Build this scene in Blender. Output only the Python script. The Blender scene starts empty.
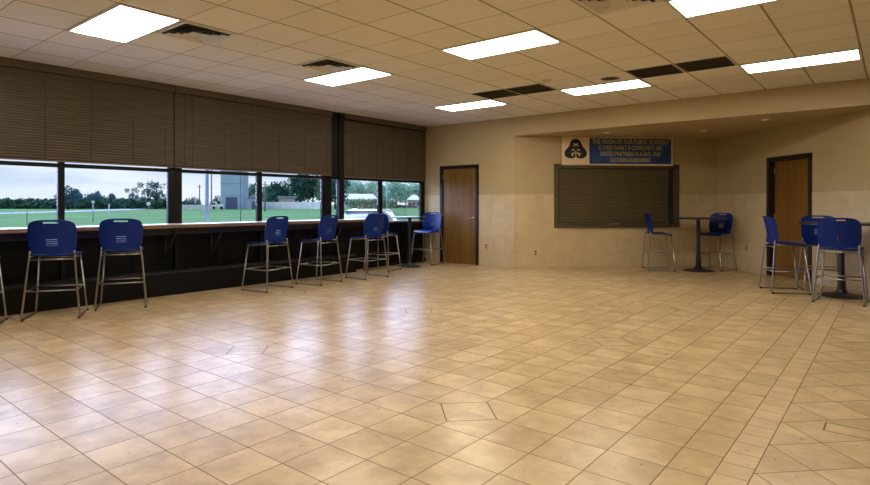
import bpy, bmesh, math, random
from math import sin, cos, pi, sqrt, atan2, radians
from mathutils import Vector, Matrix
SC = bpy.context.scene
COL = SC.collection
random.seed(7)

# ------------------------------------------------------------------ materials
def mat(name):
    m = bpy.data.materials.new(name); m.use_nodes = True
    nt = m.node_tree
    return m, nt, nt.nodes['Principled BSDF']
def N(nt, t, **kw):
    n = nt.nodes.new(t)
    for k, v in kw.items(): setattr(n, k, v)
    return n
def setin(nt, sock, v):
    if hasattr(v, 'node'): nt.links.new(v, sock)
    else: sock.default_value = v
def MA(nt, op, a, b=0.0, c=None):
    n = N(nt, 'ShaderNodeMath', operation=op)
    setin(nt, n.inputs[0], a); setin(nt, n.inputs[1], b)
    if c is not None: setin(nt, n.inputs[2], c)
    return n.outputs[0]
def MIX(nt, f, a, b):
    n = N(nt, 'ShaderNodeMix', data_type='RGBA')
    setin(nt, n.inputs[0], f); setin(nt, n.inputs[6], a); setin(nt, n.inputs[7], b)
    return n.outputs[2]
def pos(nt, world=True):
    if world: return N(nt, 'ShaderNodeNewGeometry').outputs['Position']
    return N(nt, 'ShaderNodeTexCoord').outputs['Object']
def noise(nt, vec, scale, detail=3, rough=.5):
    n = N(nt, 'ShaderNodeTexNoise'); nt.links.new(vec, n.inputs['Vector'])
    n.inputs['Scale'].default_value = scale; n.inputs['Detail'].default_value = detail; n.inputs['Roughness'].default_value = rough
    return n.outputs['Fac']
def rampf(nt, f, lo, hi, c0, c1):
    n = N(nt, 'ShaderNodeMapRange'); setin(nt, n.inputs[0], f)
    n.inputs[1].default_value = lo; n.inputs[2].default_value = hi
    return MIX(nt, n.outputs[0], c0, c1)
def scalevec(nt, vec, s):
    n = N(nt, 'ShaderNodeVectorMath', operation='MULTIPLY'); nt.links.new(vec, n.inputs[0]); n.inputs[1].default_value = s
    return n.outputs[0]
def bump(nt, b, h, strength, dist=.01):
    n = N(nt, 'ShaderNodeBump'); n.inputs['Strength'].default_value = strength; n.inputs['Distance'].default_value = dist
    nt.links.new(h, n.inputs['Height']); nt.links.new(n.outputs[0], b.inputs['Normal'])
def rgb(r, g, b): # sRGB 0..255 -> linear
    f = lambda c: (c/255/12.92) if c/255 <= .04045 else ((c/255+.055)/1.055)**2.4
    return (f(r), f(g), f(b), 1)
def simple(name, col, rough=.5, metal=0, var=.12, scale=8, spec=.5, stretch=(1,1,1), bmp=0):
    m, nt, b = mat(name)
    p = scalevec(nt, pos(nt, False), stretch)
    f = noise(nt, p, scale, 4)
    c0 = tuple(c*(1-var) for c in col[:3])+(1,); c1 = tuple(min(1, c*(1+var)) for c in col[:3])+(1,)
    nt.links.new(rampf(nt, f, .3, .7, c0, c1), b.inputs['Base Color'])
    b.inputs['Roughness'].default_value = rough; b.inputs['Metallic'].default_value = metal
    b.inputs['Specular IOR Level'].default_value = spec
    if bmp: bump(nt, b, f, bmp, .01)
    return m
M = {}
M['paint'] = simple('wall_paint', rgb(180,161,124), .6, var=.03, scale=2, bmp=.02)
M['plastic'] = simple('blue_plastic', rgb(0,35,110), .4, var=.06, scale=5, spec=.25)
M['chrome'] = simple('chrome_tube', (.36,.34,.32,1), .3, metal=1, var=.08, scale=20)
M['glide'] = simple('black_glide', (.012,.012,.012,1), .5)
M['black'] = simple('black_metal', (.012,.012,.013,1), .38, var=.2)
M['bframe'] = simple('dark_bronze_frame', rgb(9,9,11), .45, var=.15, spec=.25)
M['dpanel'] = simple('dark_panel', rgb(7,7,8), .4, spec=.2, var=.12, scale=3)
M['ledge'] = simple('radiator_cover', rgb(9,9,9), .45, spec=.2, var=.15, scale=4)
M['ledgetop'] = simple('radiator_top', rgb(30,29,30), .4, spec=.3, var=.1)
M['doorframe'] = simple('black_steel_frame', rgb(28,22,18), .4, var=.15)
M['steel'] = simple('satin_steel', (.5,.48,.44,1), .3, metal=1, var=.05)
M['shutterframe'] = simple('shutter_steel_frame', rgb(92,84,66), .45, metal=.5, var=.08)
M['laminate'] = simple('counter_laminate', rgb(176,166,150), .35, var=.1, scale=14)
M['edge'] = simple('counter_edge_wood', rgb(120,96,72), .4, var=.2, scale=5, stretch=(6,.6,30))
M['tabletop'] = simple('table_laminate', rgb(36,32,28), .35, var=.1)
M['outlet'] = simple('outlet_plate', rgb(190,170,140), .4, var=.03)
M['outletdark'] = simple('outlet_dark_insert', rgb(66,56,46), .4, var=.05)
M['vent'] = simple('vent_metal', rgb(205,200,195), .35, var=.03)
M['ventdark'] = simple('vent_dark', rgb(38,36,28), .6, var=.2)
M['grille'] = simple('grille_dark', rgb(58,52,40), .6, var=.15)
M['pwhite'] = simple('white_plastic', rgb(215,205,185), .5, var=.03)
M['signwhite'] = simple('sign_white', rgb(225,205,170), .5, var=.04)
M['signblue'] = simple('sign_blue', rgb(24,62,124), .45, var=.15)
M['signtext'] = simple('sign_lettering', rgb(196,186,92), .5, var=.1)
M['signblack'] = simple('sign_black', rgb(14,13,14), .5, var=.1)
M['valance'] = simple('blind_head_rail', rgb(92,80,64), .5, var=.1)
M['cord'] = simple('blind_ladder_tape', rgb(38,34,28), .8)
M['rail'] = simple('blind_bottom_rail', rgb(110,100,88), .5)
# exterior
M['grass'] = simple('lawn_grass', rgb(66,106,52), .9, var=.22, scale=.12, bmp=.1)
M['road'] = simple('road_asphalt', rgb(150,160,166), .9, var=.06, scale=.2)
M['walk'] = simple('concrete_walk', rgb(235,235,230), .9, var=.04, scale=1)
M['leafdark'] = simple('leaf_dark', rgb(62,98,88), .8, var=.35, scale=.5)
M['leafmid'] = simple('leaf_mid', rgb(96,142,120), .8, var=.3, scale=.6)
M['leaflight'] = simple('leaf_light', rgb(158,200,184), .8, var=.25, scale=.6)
M['leafhaze'] = simple('leaf_distant_haze', rgb(76,110,124), .85, var=.3, scale=.3)  # bluish depth haze put into the far leaf colour
M['bark'] = simple('bark', rgb(62,58,54), .9, var=.3, scale=3)
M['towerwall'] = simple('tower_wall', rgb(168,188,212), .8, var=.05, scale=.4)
M['towerdark'] = simple('tower_door', rgb(92,108,136), .7, var=.06)  # own darker colour of the doors and wall joints
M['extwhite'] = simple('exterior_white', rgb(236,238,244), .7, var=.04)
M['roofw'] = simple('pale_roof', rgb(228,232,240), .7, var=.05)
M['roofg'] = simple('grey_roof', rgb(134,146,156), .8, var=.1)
M['brick'] = simple('brick_wall', rgb(196,170,176), .8, var=.1, scale=3)
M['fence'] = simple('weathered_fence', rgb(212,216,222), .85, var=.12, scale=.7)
M['extdark'] = simple('exterior_dark', rgb(58,66,84), .5, var=.2)
M['carpaint'] = simple('white_car_paint', rgb(240,244,250), .2, var=.02)
M['darkcar'] = simple('dark_car_paint', rgb(46,54,84), .25, var=.1)
M['carglass'] = simple('car_glass', rgb(70,96,118), .1, var=.1)
M['tyre'] = simple('tyre', rgb(24,24,26), .8)
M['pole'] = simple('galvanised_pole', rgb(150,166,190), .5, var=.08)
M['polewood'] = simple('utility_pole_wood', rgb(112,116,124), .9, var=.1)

for k in ('grass','road','walk','leafdark','leafmid','leaflight','leafhaze','bark','towerwall','towerdark','extwhite','roofw','roofg','brick','fence','polewood','extdark'):
    M[k].node_tree.nodes['Principled BSDF'].inputs['Specular IOR Level'].default_value = .03
def wood(name, c0, c1):
    m, nt, b = mat(name)
    p = pos(nt, False)
    g = noise(nt, scalevec(nt, p, (9, 9, .55)), 3.2, 5, .6)
    big = noise(nt, scalevec(nt, p, (2.4, 2.4, .15)), 2, 2)
    f = MA(nt, 'ADD', MA(nt, 'MULTIPLY', g, .6), MA(nt, 'MULTIPLY', big, .4))
    nt.links.new(rampf(nt, f, .35, .65, c0, c1), b.inputs['Base Color'])
    b.inputs['Roughness'].default_value = .32
    return m
M['door'] = wood('door_veneer', rgb(106,76,34), rgb(138,102,50))
M['door2'] = wood('door_veneer_dark', rgb(104,72,28), rgb(132,94,38))

def grid_line(nt, coord, period, phase, half):
    """1 on a grout line."""
    t = MA(nt, 'DIVIDE', MA(nt, 'SUBTRACT', coord, phase), period)
    fr = MA(nt, 'FRACT', t)
    d = MA(nt, 'MULTIPLY', MA(nt, 'MINIMUM', fr, MA(nt, 'SUBTRACT', 1.0, fr)), period)
    return MA(nt, 'LESS_THAN', d, half), MA(nt, 'FLOOR', t)
def white(nt, a, b):
    c = N(nt, 'ShaderNodeCombineXYZ'); setin(nt, c.inputs[0], a); setin(nt, c.inputs[1], b)
    w = N(nt, 'ShaderNodeTexWhiteNoise', noise_dimensions='3D'); nt.links.new(c.outputs[0], w.inputs['Vector'])
    return w.outputs['Value']

def floor_material():
    m, nt, b = mat('ceramic_floor_tile')
    p = pos(nt); s = N(nt, 'ShaderNodeSeparateXYZ'); nt.links.new(p, s.inputs[0])
    x, y = s.outputs[0], s.outputs[1]
    TX, TY = .3136, .305
    g = .0032
    lx, ix = grid_line(nt, x, TX, -2.18, g); ly, iy = grid_line(nt, y, TY, 3.04, g)
    main = MA(nt, 'MAXIMUM', lx, ly); idm = white(nt, ix, iy)
    # turned square insets, every eighth tile
    def centred(c, ph, per):
        t = MA(nt, 'DIVIDE', MA(nt, 'SUBTRACT', c, ph), per)
        return MA(nt, 'MULTIPLY', MA(nt, 'ABSOLUTE', MA(nt, 'SUBTRACT', MA(nt, 'FRACT', MA(nt, 'ADD', t, .5)), .5)), per)
    d = MA(nt, 'ADD', centred(x, -2.18, TX*8), centred(y, 3.04, TY*8))
    inside = MA(nt, 'LESS_THAN', d, .225)
    ring = MA(nt, 'LESS_THAN', MA(nt, 'ABSOLUTE', MA(nt, 'SUBTRACT', d, .225)), .006)
    main = MA(nt, 'MAXIMUM', MA(nt, 'MULTIPLY', main, MA(nt, 'SUBTRACT', 1.0, inside)), ring)
    # strip of small tiles
    sy, isy = grid_line(nt, y, .1625, 3.29, g*.8)
    sx = MA(nt, 'MAXIMUM', MA(nt, 'LESS_THAN', MA(nt, 'ABSOLUTE', MA(nt, 'ADD', x, .72)), .0062), MA(nt, 'LESS_THAN', MA(nt, 'ABSOLUTE', MA(nt, 'ADD', x, .557)), .0062))
    strip = MA(nt, 'MAXIMUM', sx, sy); ids = white(nt, isy, 77.0)
    # diagonal field
    u = MA(nt, 'MULTIPLY', MA(nt, 'ADD', x, y), .70711); v = MA(nt, 'MULTIPLY', MA(nt, 'SUBTRACT', y, x), .70711)
    du, iu = grid_line(nt, u, .307, 2.213, g); dv, iv = grid_line(nt, v, .307, 2.99, g)
    diag = MA(nt, 'MAXIMUM', du, dv); idd = white(nt, iu, iv)
    # small box inset at the right
    bx = MA(nt, 'MAXIMUM', MA(nt, 'SUBTRACT', MA(nt, 'ABSOLUTE', MA(nt, 'ADD', x, .07)), .27), MA(nt, 'SUBTRACT', MA(nt, 'ABSOLUTE', MA(nt, 'SUBTRACT', y, 4.2)), .08))
    binn = MA(nt, 'LESS_THAN', bx, 0.0); bl = MA(nt, 'LESS_THAN', MA(nt, 'ABSOLUTE', bx), .005)
    diag = MA(nt, 'MAXIMUM', MA(nt, 'MULTIPLY', diag, MA(nt, 'SUBTRACT', 1.0, binn)), bl)
    isstrip = MA(nt, 'GREATER_THAN', x, -.72); isdiag = MA(nt, 'GREATER_THAN', x, -.557)
    def sel(f, a, c): # f? c : a
        n = N(nt, 'ShaderNodeMix', data_type='FLOAT'); setin(nt, n.inputs[0], f); setin(nt, n.inputs[2], a); setin(nt, n.inputs[3], c); return n.outputs[0]
    grout = sel(isdiag, sel(isstrip, main, strip), diag)
    idv = sel(isdiag, sel(isstrip, idm, ids), idd)
    off = N(nt, 'ShaderNodeCombineXYZ'); setin(nt, off.inputs[2], MA(nt, 'MULTIPLY', idv, 40.0))
    ad = N(nt, 'ShaderNodeVectorMath', operation='ADD'); nt.links.new(p, ad.inputs[0]); nt.links.new(off.outputs[0], ad.inputs[1])
    mott = noise(nt, ad.outputs[0], 4.2, 5, .6)
    fine = noise(nt, ad.outputs[0], 22, 3, .6)
    f = MA(nt, 'ADD', MA(nt, 'ADD', MA(nt, 'MULTIPLY', mott, .82), MA(nt, 'MULTIPLY', fine, .06)), MA(nt, 'MULTIPLY', idv, .12))
    tile = rampf(nt, f, .36, .64, rgb(170,142,98), rgb(208,184,140))
    tile = MIX(nt, MA(nt, 'MULTIPLY', isstrip, MA(nt, 'MULTIPLY', MA(nt, 'SUBTRACT', 1.0, isdiag), .35)), tile, rgb(214,188,146))
    col = MIX(nt, grout, tile, rgb(112,86,56))
    nt.links.new(col, b.inputs['Base Color'])
    r = MA(nt, 'ADD', MA(nt, 'MULTIPLY', fine, .08), .25)
    r = MA(nt, 'ADD', r, MA(nt, 'MULTIPLY', grout, .4))
    nt.links.new(r, b.inputs['Roughness']); b.inputs['Specular IOR Level'].default_value = .85
    h = MA(nt, 'SUBTRACT', MA(nt, 'MULTIPLY', mott, .25), grout)
    bump(nt, b, h, .18, .003)
    return m
def ceiling_material():
    m, nt, b = mat('acoustic_ceiling_tile')
    p = pos(nt); s = N(nt, 'ShaderNodeSeparateXYZ'); nt.links.new(p, s.inputs[0])
    lx, ix = grid_line(nt, s.outputs[0], .6485, -.33, .011); ly, iy = grid_line(nt, s.outputs[1], .6135, 2.24, .007)
    f = noise(nt, p, 60, 3, .7)
    sp = noise(nt, p, 220, 2, .7)
    idv = white(nt, ix, iy)
    c = rampf(nt, MA(nt, 'ADD', MA(nt, 'MULTIPLY', f, .7), MA(nt, 'MULTIPLY', idv, .3)), .25, .75, rgb(216,213,208), rgb(230,227,222))
    c = MIX(nt, MA(nt, 'LESS_THAN', sp, .36), c, rgb(206,198,188))
    c = MIX(nt, ly, c, rgb(178,164,142)); c = MIX(nt, lx, c, rgb(150,136,114))
    nt.links.new(c, b.inputs['Base Color']); b.inputs['Roughness'].default_value = .9
    bump(nt, b, MA(nt, 'SUBTRACT', MA(nt, 'MULTIPLY', f, .3), MA(nt, 'MAXIMUM', lx, ly)), .2, .004)
    return m
def wainscot_material():
    m, nt, b = mat('wainscot_wall_tile')
    tc = pos(nt, False); s = N(nt, 'ShaderNodeSeparateXYZ'); nt.links.new(tc, s.inputs[0])
    lx, ix = grid_line(nt, s.outputs[0], .318, .0, .0028); lz, iz = grid_line(nt, s.outputs[2], .3125, 0, .0028)
    g = MA(nt, 'MAXIMUM', lx, lz); idv = white(nt, ix, iz)
    off = N(nt, 'ShaderNodeCombineXYZ'); setin(nt, off.inputs[1], MA(nt, 'MULTIPLY', idv, 30.0))
    ad = N(nt, 'ShaderNodeVectorMath', operation='ADD'); nt.links.new(tc, ad.inputs[0]); nt.links.new(off.outputs[0], ad.inputs[1])
    f = noise(nt, ad.outputs[0], 3.5, 4, .6)
    c = rampf(nt, MA(nt, 'ADD', MA(nt, 'MULTIPLY', f, .94), MA(nt, 'MULTIPLY', idv, .06)), .25, .75, rgb(190,170,132), rgb(210,192,156))
    c = MIX(nt, MA(nt, 'MULTIPLY', g, .35), c, rgb(158,140,112))
    nt.links.new(c, b.inputs['Base Color']); b.inputs['Roughness'].default_value = .28
    bump(nt, b, MA(nt, 'SUBTRACT', 0.0, g), .2, .002)
    return m
def glass_material():
    m, nt, b = mat('window_glass')
    nt.nodes.remove(b)
    out = nt.nodes['Material Output']
    t = N(nt, 'ShaderNodeBsdfTransparent'); t.inputs[0].default_value = (.95,.98,1,1)
    g = N(nt, 'ShaderNodeBsdfGlossy'); g.inputs['Roughness'].default_value = .02
    fr = N(nt, 'ShaderNodeFresnel'); fr.inputs[0].default_value = 1.45
    mx = N(nt, 'ShaderNodeMixShader'); nt.links.new(MA(nt, 'MULTIPLY', fr.outputs[0], .22), mx.inputs[0]); nt.links.new(t.outputs[0], mx.inputs[1]); nt.links.new(g.outputs[0], mx.inputs[2])
    nt.links.new(mx.outputs[0], out.inputs[0])
    return m
def emit_material(name, col, strength, banded=False):
    m, nt, b = mat(name)
    b.inputs['Base Color'].default_value = (.9,.9,.9,1)
    b.inputs['Emission Color'].default_value = col
    if banded:
        s = N(nt, 'ShaderNodeSeparateXYZ'); nt.links.new(pos(nt, False), s.inputs[0])
        w = MA(nt, 'COSINE', MA(nt, 'MULTIPLY', s.outputs[1], 2*pi/.26))
        nt.links.new(MA(nt, 'MULTIPLY', MA(nt, 'ADD', MA(nt, 'MULTIPLY', w, -.12), .88), strength), b.inputs['Emission Strength'])
    else: b.inputs['Emission Strength'].default_value = strength
    return m
def slat_material():
    m, nt, b = mat('blind_slat')
    s = N(nt, 'ShaderNodeSeparateXYZ'); nt.links.new(pos(nt, False), s.inputs[0])
    f = noise(nt, scalevec(nt, pos(nt, False), (1, .7, 14)), 3, 3)
    nt.links.new(rampf(nt, f, .3, .7, rgb(70,60,46), rgb(92,80,62)), b.inputs['Base Color'])
    b.inputs['Roughness'].default_value = .42
    return m
M['floor'] = floor_material(); M['ceiling'] = ceiling_material(); M['wainscot'] = wainscot_material()
M['glass'] = glass_material(); M['panel'] = emit_material('light_diffuser', (1,.91,.77,1), 18.5, True)
M['downlight'] = emit_material('downlight_lens', (1,.85,.6,1), .8)
M['slat'] = slat_material()
M['shutter'] = simple('rolling_shutter', rgb(92,82,60), .42, metal=.2, var=.08, scale=1.5, stretch=(1.5,1.5,.5))

# ------------------------------------------------------------------ mesh helpers
def new(name, bm, m, parent=None, smooth=False, loc=None, rz=0):
    me = bpy.data.meshes.new(name)
    bmesh.ops.recalc_face_normals(bm, faces=bm.faces[:])
    bm.to_mesh(me); bm.free()
    mats = m if isinstance(m, (list, tuple)) else [m]
    for k in mats: me.materials.append(M[k])
    if smooth:
        for p in me.polygons: p.use_smooth = True
        try: me.set_sharp_from_angle(angle=radians(40))
        except Exception: pass
    o = bpy.data.objects.new(name, me); COL.objects.link(o)
    if parent is not None: o.parent = parent
    if loc is not None: o.location = loc; o.rotation_euler = (0, 0, rz)
    return o
def tag(o, label, cat, group=None, kind=None):
    o['label'] = label; o['category'] = cat
    if group: o['group'] = group
    if kind: o['kind'] = kind
    return o
def thing(name, label, cat, loc=(0,0,0), rz=0, group=None):
    o = bpy.data.objects.new(name, None); COL.objects.link(o)
    o.location = loc; o.rotation_euler = (0, 0, rz); o.empty_display_size = .2
    return tag(o, label, cat, group)
def box(bm, a, b, bev=0, mi=0, T=None):
    x0,y0,z0 = [min(p,q) for p,q in zip(a,b)]; x1,y1,z1 = [max(p,q) for p,q in zip(a,b)]
    t = bmesh.new()
    vs = [t.verts.new((x,y,z)) for x in (x0,x1) for y in (y0,y1) for z in (z0,z1)]
    for f in ((0,1,3,2),(4,6,7,5),(0,4,5,1),(2,3,7,6),(0,2,6,4),(1,5,7,3)): t.faces.new([vs[i] for i in f])
    bmesh.ops.recalc_face_normals(t, faces=t.faces[:])
    if bev: bmesh.ops.bevel(t, geom=t.edges[:], offset=bev, segments=2, affect='EDGES', profile=.5)
    merge(bm, t, T, mi)
def merge(bm, t, T=None, mi=0):
    mp = {}
    for v in t.verts: mp[v] = bm.verts.new(T @ v.co if T else v.co)
    for f in t.faces:
        try: nf = bm.faces.new([mp[v] for v in f.verts]); nf.material_index = mi; nf.smooth = f.smooth
        except ValueError: pass
    t.free()
def BX(*args, **kw):
    bm = bmesh.new(); box(bm, *args, **kw); return bm
def tube(bm, pts, r, n=10, closed=False, mi=0, r1=None):
    pts = [Vector(p) for p in pts]; rings = []; L = len(pts)
    up = None
    for i, p in enumerate(pts):
        if closed: d = (pts[(i+1)%L]-pts[i-1])
        elif i == 0: d = pts[1]-p
        elif i == L-1: d = p-pts[i-1]
        else: d = (pts[i+1]-p).normalized()+(p-pts[i-1]).normalized()
        d.normalize()
        if up is None:
            up = d.orthogonal().normalized()
        else:
            up = (up - d*up.dot(d)); up = up.normalized() if up.length > 1e-6 else d.orthogonal().normalized()
        s = d.cross(up)
        rr = r if r1 is None else r+(r1-r)*i/max(1,L-1)
        rings.append([bm.verts.new(p+(up*cos(2*pi*k/n)+s*sin(2*pi*k/n))*rr) for k in range(n)])
    for i in range(L if closed else L-1):
        a, b = rings[i], rings[(i+1)%L]
        for k in range(n):
            f = bm.faces.new([a[k], a[(k+1)%n], b[(k+1)%n], b[k]]); f.smooth = True; f.material_index = mi
    if not closed:
        bm.faces.new(rings[0][::-1]).material_index = mi; bm.faces.new(rings[-1]).material_index = mi
def TB(pts, r, n=10, **kw):
    bm = bmesh.new(); tube(bm, pts, r, n, **kw); return bm
def fillet(pts, r, seg=5):
    pts = [Vector(p) for p in pts]; out = [pts[0]]
    for i in range(1, len(pts)-1):
        a, p, b = pts[i-1], pts[i], pts[i+1]
        d0 = (a-p).normalized(); d1 = (b-p).normalized()
        rr = min(r, (a-p).length*.45, (b-p).length*.45)
        s, e = p+d0*rr, p+d1*rr
        for k in range(seg+1):
            t = k/seg; out.append(s*(1-t)**2+p*2*t*(1-t)+e*t*t)
    out.append(pts[-1]); return out
def lathe(bm, prof, n=32, c=(0,0), mi=0):
    rings = []
    for r, z in prof:
        if r < 1e-6: rings.append([bm.verts.new((c[0], c[1], z))])
        else: rings.append([bm.verts.new((c[0]+r*cos(2*pi*k/n), c[1]+r*sin(2*pi*k/n), z)) for k in range(n)])
    for a, b in zip(rings, rings[1:]):
        for k in range(n):
            q = []
            for v in (a[k%len(a)], a[(k+1)%n%len(a)], b[(k+1)%n%len(b)], b[k%len(b)]):
                if v not in q: q.append(v)
            if len(q) > 2: f = bm.faces.new(q); f.smooth = True; f.material_index = mi
def LT(prof, n=32, c=(0,0)):
    bm = bmesh.new(); lathe(bm, prof, n, c); return bm
def copy_tree(o, parent=None):
    c = o.copy(); COL.objects.link(c)
    if parent is not None: c.parent = parent
    for ch in [k for k in bpy.data.objects if k.parent == o]: copy_tree(ch, c)
    return c
def structure(o): o['kind'] = 'structure'; return o

# ------------------------------------------------------------------ room shell
H = 3.189; WX = -8.75; WY = 10.45; R2 = sqrt(.5)
P1 = Vector((-6.28, WY, 0)); LA = 4.545; PC = P1+Vector((R2, R2, 0))*LA; P2 = PC+Vector((R2, -R2, 0))*LA
SOF = 2.80; WS = 1.5625
structure(new('floor', BX((-8.95,-4.2,-.12), (4.2,14.0,0)), 'floor'))
structure(new('ceiling', BX((-8.95,-4.2,H), (4.2,WY+.001,H+.1)), 'ceiling'))

def wall_seg(name, origin, ang, length, z0, z1, m, openings=(), thick=.15):
    """wall in local coords: x along, front face at y=0 and body at +y; openings (x0,x1,ztop)"""
    bm = bmesh.new(); xs = 0
    for (a, b, zb, zt) in sorted(openings):
        if a > xs: box(bm, (xs,0,z0), (a,thick,z1))
        if zt < z1: box(bm, (a,0,max(zt,z0)), (b,thick,z1))
        if zb > z0: box(bm, (a,0,z0), (b,thick,min(zb,z1)))
        xs = b
    if xs < length: box(bm, (xs,0,z0), (length,thick,z1))
    return structure(new(name, bm, m, loc=origin, rz=ang))
D1 = (.49, 1.54, 0, 2.235)    # door one, x from the left corner
org = Vector((WX, WY, 0)); LD = P1.x-WX
wall_seg('wall_back', org, 0, LD, WS, H, 'paint', [D1])
wall_seg('trim_1', org+Vector((0,-.006,0)), 0, LD, 0, WS, 'wainscot', [D1])
# alcove walls
SH = (.87, 3.64, .86, 2.2)
wall_seg('wall_shutter', P1, pi/4, LA, WS, SOF+.05, 'paint', [SH])
wall_seg('trim_2', P1+Vector((R2,-R2,0))*.006, pi/4, LA, 0, WS, 'wainscot', [SH])
D2 = (1.63, 2.72, 0, 2.24)
wall_seg('wall_alcove_right', PC, -pi/4, LA, WS, SOF+.05, 'paint', [D2])
wall_seg('trim_3', PC+Vector((-R2,-R2,0))*.006, -pi/4, LA, 0, WS, 'wainscot', [D2])
# fascia over the alcove, and its soffit
structure(new('wall_fascia', BX((P1.x,WY,SOF), (P2.x,WY+.12,H)), 'paint'))
bm = bmesh.new()
for z in (SOF, SOF+.06):
    pass
a = [bm.verts.new((P1.x,WY+.12,SOF)), bm.verts.new((P2.x,WY+.12,SOF)), bm.verts.new((PC.x,PC.y+.05,SOF))]
b_ = [bm.verts.new((v.co.x,v.co.y,SOF+.06)) for v in a]
bm.faces.new(a); bm.faces.new(b_[::-1])
for i in range(3): bm.faces.new([a[i], a[(i+1)%3], b_[(i+1)%3], b_[i]])
structure(new('ceiling_alcove', bm, 'paint'))
# room continues to the right and behind the camera
structure(new('wall_back_right', BX((P2.x,WY,0), (4.2,WY+.15,H)), 'paint'))
structure(new('wall_right', BX((4.05,-4.2,0), (4.2,WY,H)), 'paint'))
structure(new('wall_rear', BX((-8.95,-4.35,0), (4.2,-4.2,H)), 'paint'))

# ------------------------------------------------------------------ window wall
SILL, HEAD = .95, 2.02
YB, YE = -2.0, WY
structure(new('wall_left', BX((WX-.18,YB-2.2,0), (WX,YE+.1,SILL)), 'dpanel'))
structure(new('wall_left_header', BX((WX-.18,YB-2.2,HEAD), (WX,YE+.1,H)), 'dpanel'))
structure(new('wall_left_end', BX((WX-.18,-4.2,SILL), (WX,YB,HEAD)), 'dpanel'))
# dark spandrel panels and mullion lines below the sill
bm = bmesh.new()
for y in (.7, 1.25, 2.0, 2.83, 3.3, 3.75, 4.39, 5.1, 5.6, 5.91, 6.6, 7.0, 7.44, 7.82, 8.95, 9.6):
    w = .055 if y in (.7, 2.83, 4.39, 5.91, 7.44, 7.82, 8.95) else .018
    box(bm, (WX,y-w/2,.02), (WX+.05 if w > .03 else WX+.02,y+w/2,SILL-.02), .004)
box(bm, (WX,YB,.0), (WX+.03,YE,.07)); box(bm, (WX,YB,SILL-.06), (WX+.045,YE,SILL), .004)
structure(new('trim_4', bm, 'bframe'))
wins = [(-1.9,-.35),(-.25,1.2),(1.3,2.79),(2.87,4.28),(4.5,5.86),(5.96,7.32),(7.56,7.72),(7.86,8.89),(9.01,10.31)]
for i, (a0, a1) in enumerate(wins):
    bm = bmesh.new(); xo, xi = WX-.06, WX+.0
    nxt = wins[i+1][0] if i+1 < len(wins) else YE+.05
    prv = wins[i-1][1] if i else YB
    lo = (prv+a0)/2 if i else YB; hi = (a1+nxt)/2 if i+1 < len(wins) else YE+.05
    box(bm, (xo,lo,SILL), (xi,a0,HEAD), .004); box(bm, (xo,a1,SILL), (xi,hi,HEAD), .004)
    box(bm, (xo,a0,SILL), (xi+.01,a1,SILL+.03)); box(bm, (xo,a0,HEAD-.03), (xi,a1,HEAD))
    box(bm, (xo,a0,1.848), (xi+.012,a1,1.9), .004)
    w = structure(new('window_%d' % (i+1), bm, 'bframe'))
    new('pane', BX((WX-.045,a0+.001,SILL+.031), (WX-.037,a1-.001,1.847)), 'glass', w)
    new('upper_pane', BX((WX-.045,a0+.001,1.901), (WX-.037,a1-.001,HEAD-.031)), 'glass', w)
    if i in (2,):
        new('latch', BX((WX,a1-.01,1.36), (WX+.03,a1+.045,1.44), bev=.008), 'bframe', w)
# pale sill board
structure(new('trim_5', BX((WX+.0,YB,.955), (WX+.055,YE-.12,.972)), 'laminate'))
# steel column between the two blinds
structure(new('trim_6', BX((WX+.001,7.69,0), (WX+.08,7.825,H), bev=.006), 'bframe'))
structure(new('trim_7', BX((WX+.001,7.505,1.9), (WX+.05,7.689,H)), 'bframe'))
# baseboard radiator cover under the counter
bm = BX((WX+.051,YB,.0), (-8.40,7.9,.315)); box(bm, (WX+.04,YB,.32), (-8.385,7.9,.345), .004, 1)
structure(new('baseboard_left', bm, ['ledge','ledgetop']))

# blinds
def blind(name, label, y0, y1, zb, tapes, wand=None):
    t = thing(name, label, 'blind', (WX+.06,(y0+y1)/2,zb), 0)
    hw = (y1-y0)/2; top = 3.085-zb; cy = (y0+y1)/2
    bm = bmesh.new(); pitch = .0365; n = int((top-.02)/pitch)
    for i in range(n):
        z = .03+i*pitch
        # closed curved slat
        pr = [(-.010,-.021),(.003,-.008),(.008,.008),(.006,.021)]
        A = [bm.verts.new((px,-hw,z+pz)) for px, pz in pr]; B = [bm.verts.new((px,hw,z+pz)) for px, pz in pr]
        for k in range(3): bm.faces.new([A[k],A[k+1],B[k+1],B[k]]).smooth = True
    new('slats', bm, 'slat', t)
    new('head_rail', BX((-.03,-hw,top), (.04,hw,H-zb-.003), bev=.004), 'valance', t)
    new('bottom_rail', BX((-.018,-hw,-.012), (.016,hw,.008), bev=.004), 'rail', t)
    for y in tapes:
        new('ladder_tape', TB([(.0135,y-cy,0),(.0135,y-cy,top)], .0022, 5), 'cord', t)
    if wand is not None:
        new('wand', TB([(.03,wand-cy,top),(.035,wand-cy,top-.62)], .005, 6), 'rail', t)
    return t
blind('window_blind', 'long brown horizontal blind over the leftmost windows, left of the double seam', YB, 4.33, 1.928, [.4,.95,1.5,2.05,2.62,3.17,3.73,4.2])
blind('window_blind', 'brown horizontal blind with hanging wand, middle one ending at the dark column', 4.35, 7.5, 1.925, [4.50,4.63,5.18,5.71,6.27,6.83,7.40], 4.56)
blind('window_blind', 'shorter brown horizontal blind between the dark column and the corner', 7.835, 10.40, 1.905, [8.05,8.75,9.25,9.74,10.3])

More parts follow.
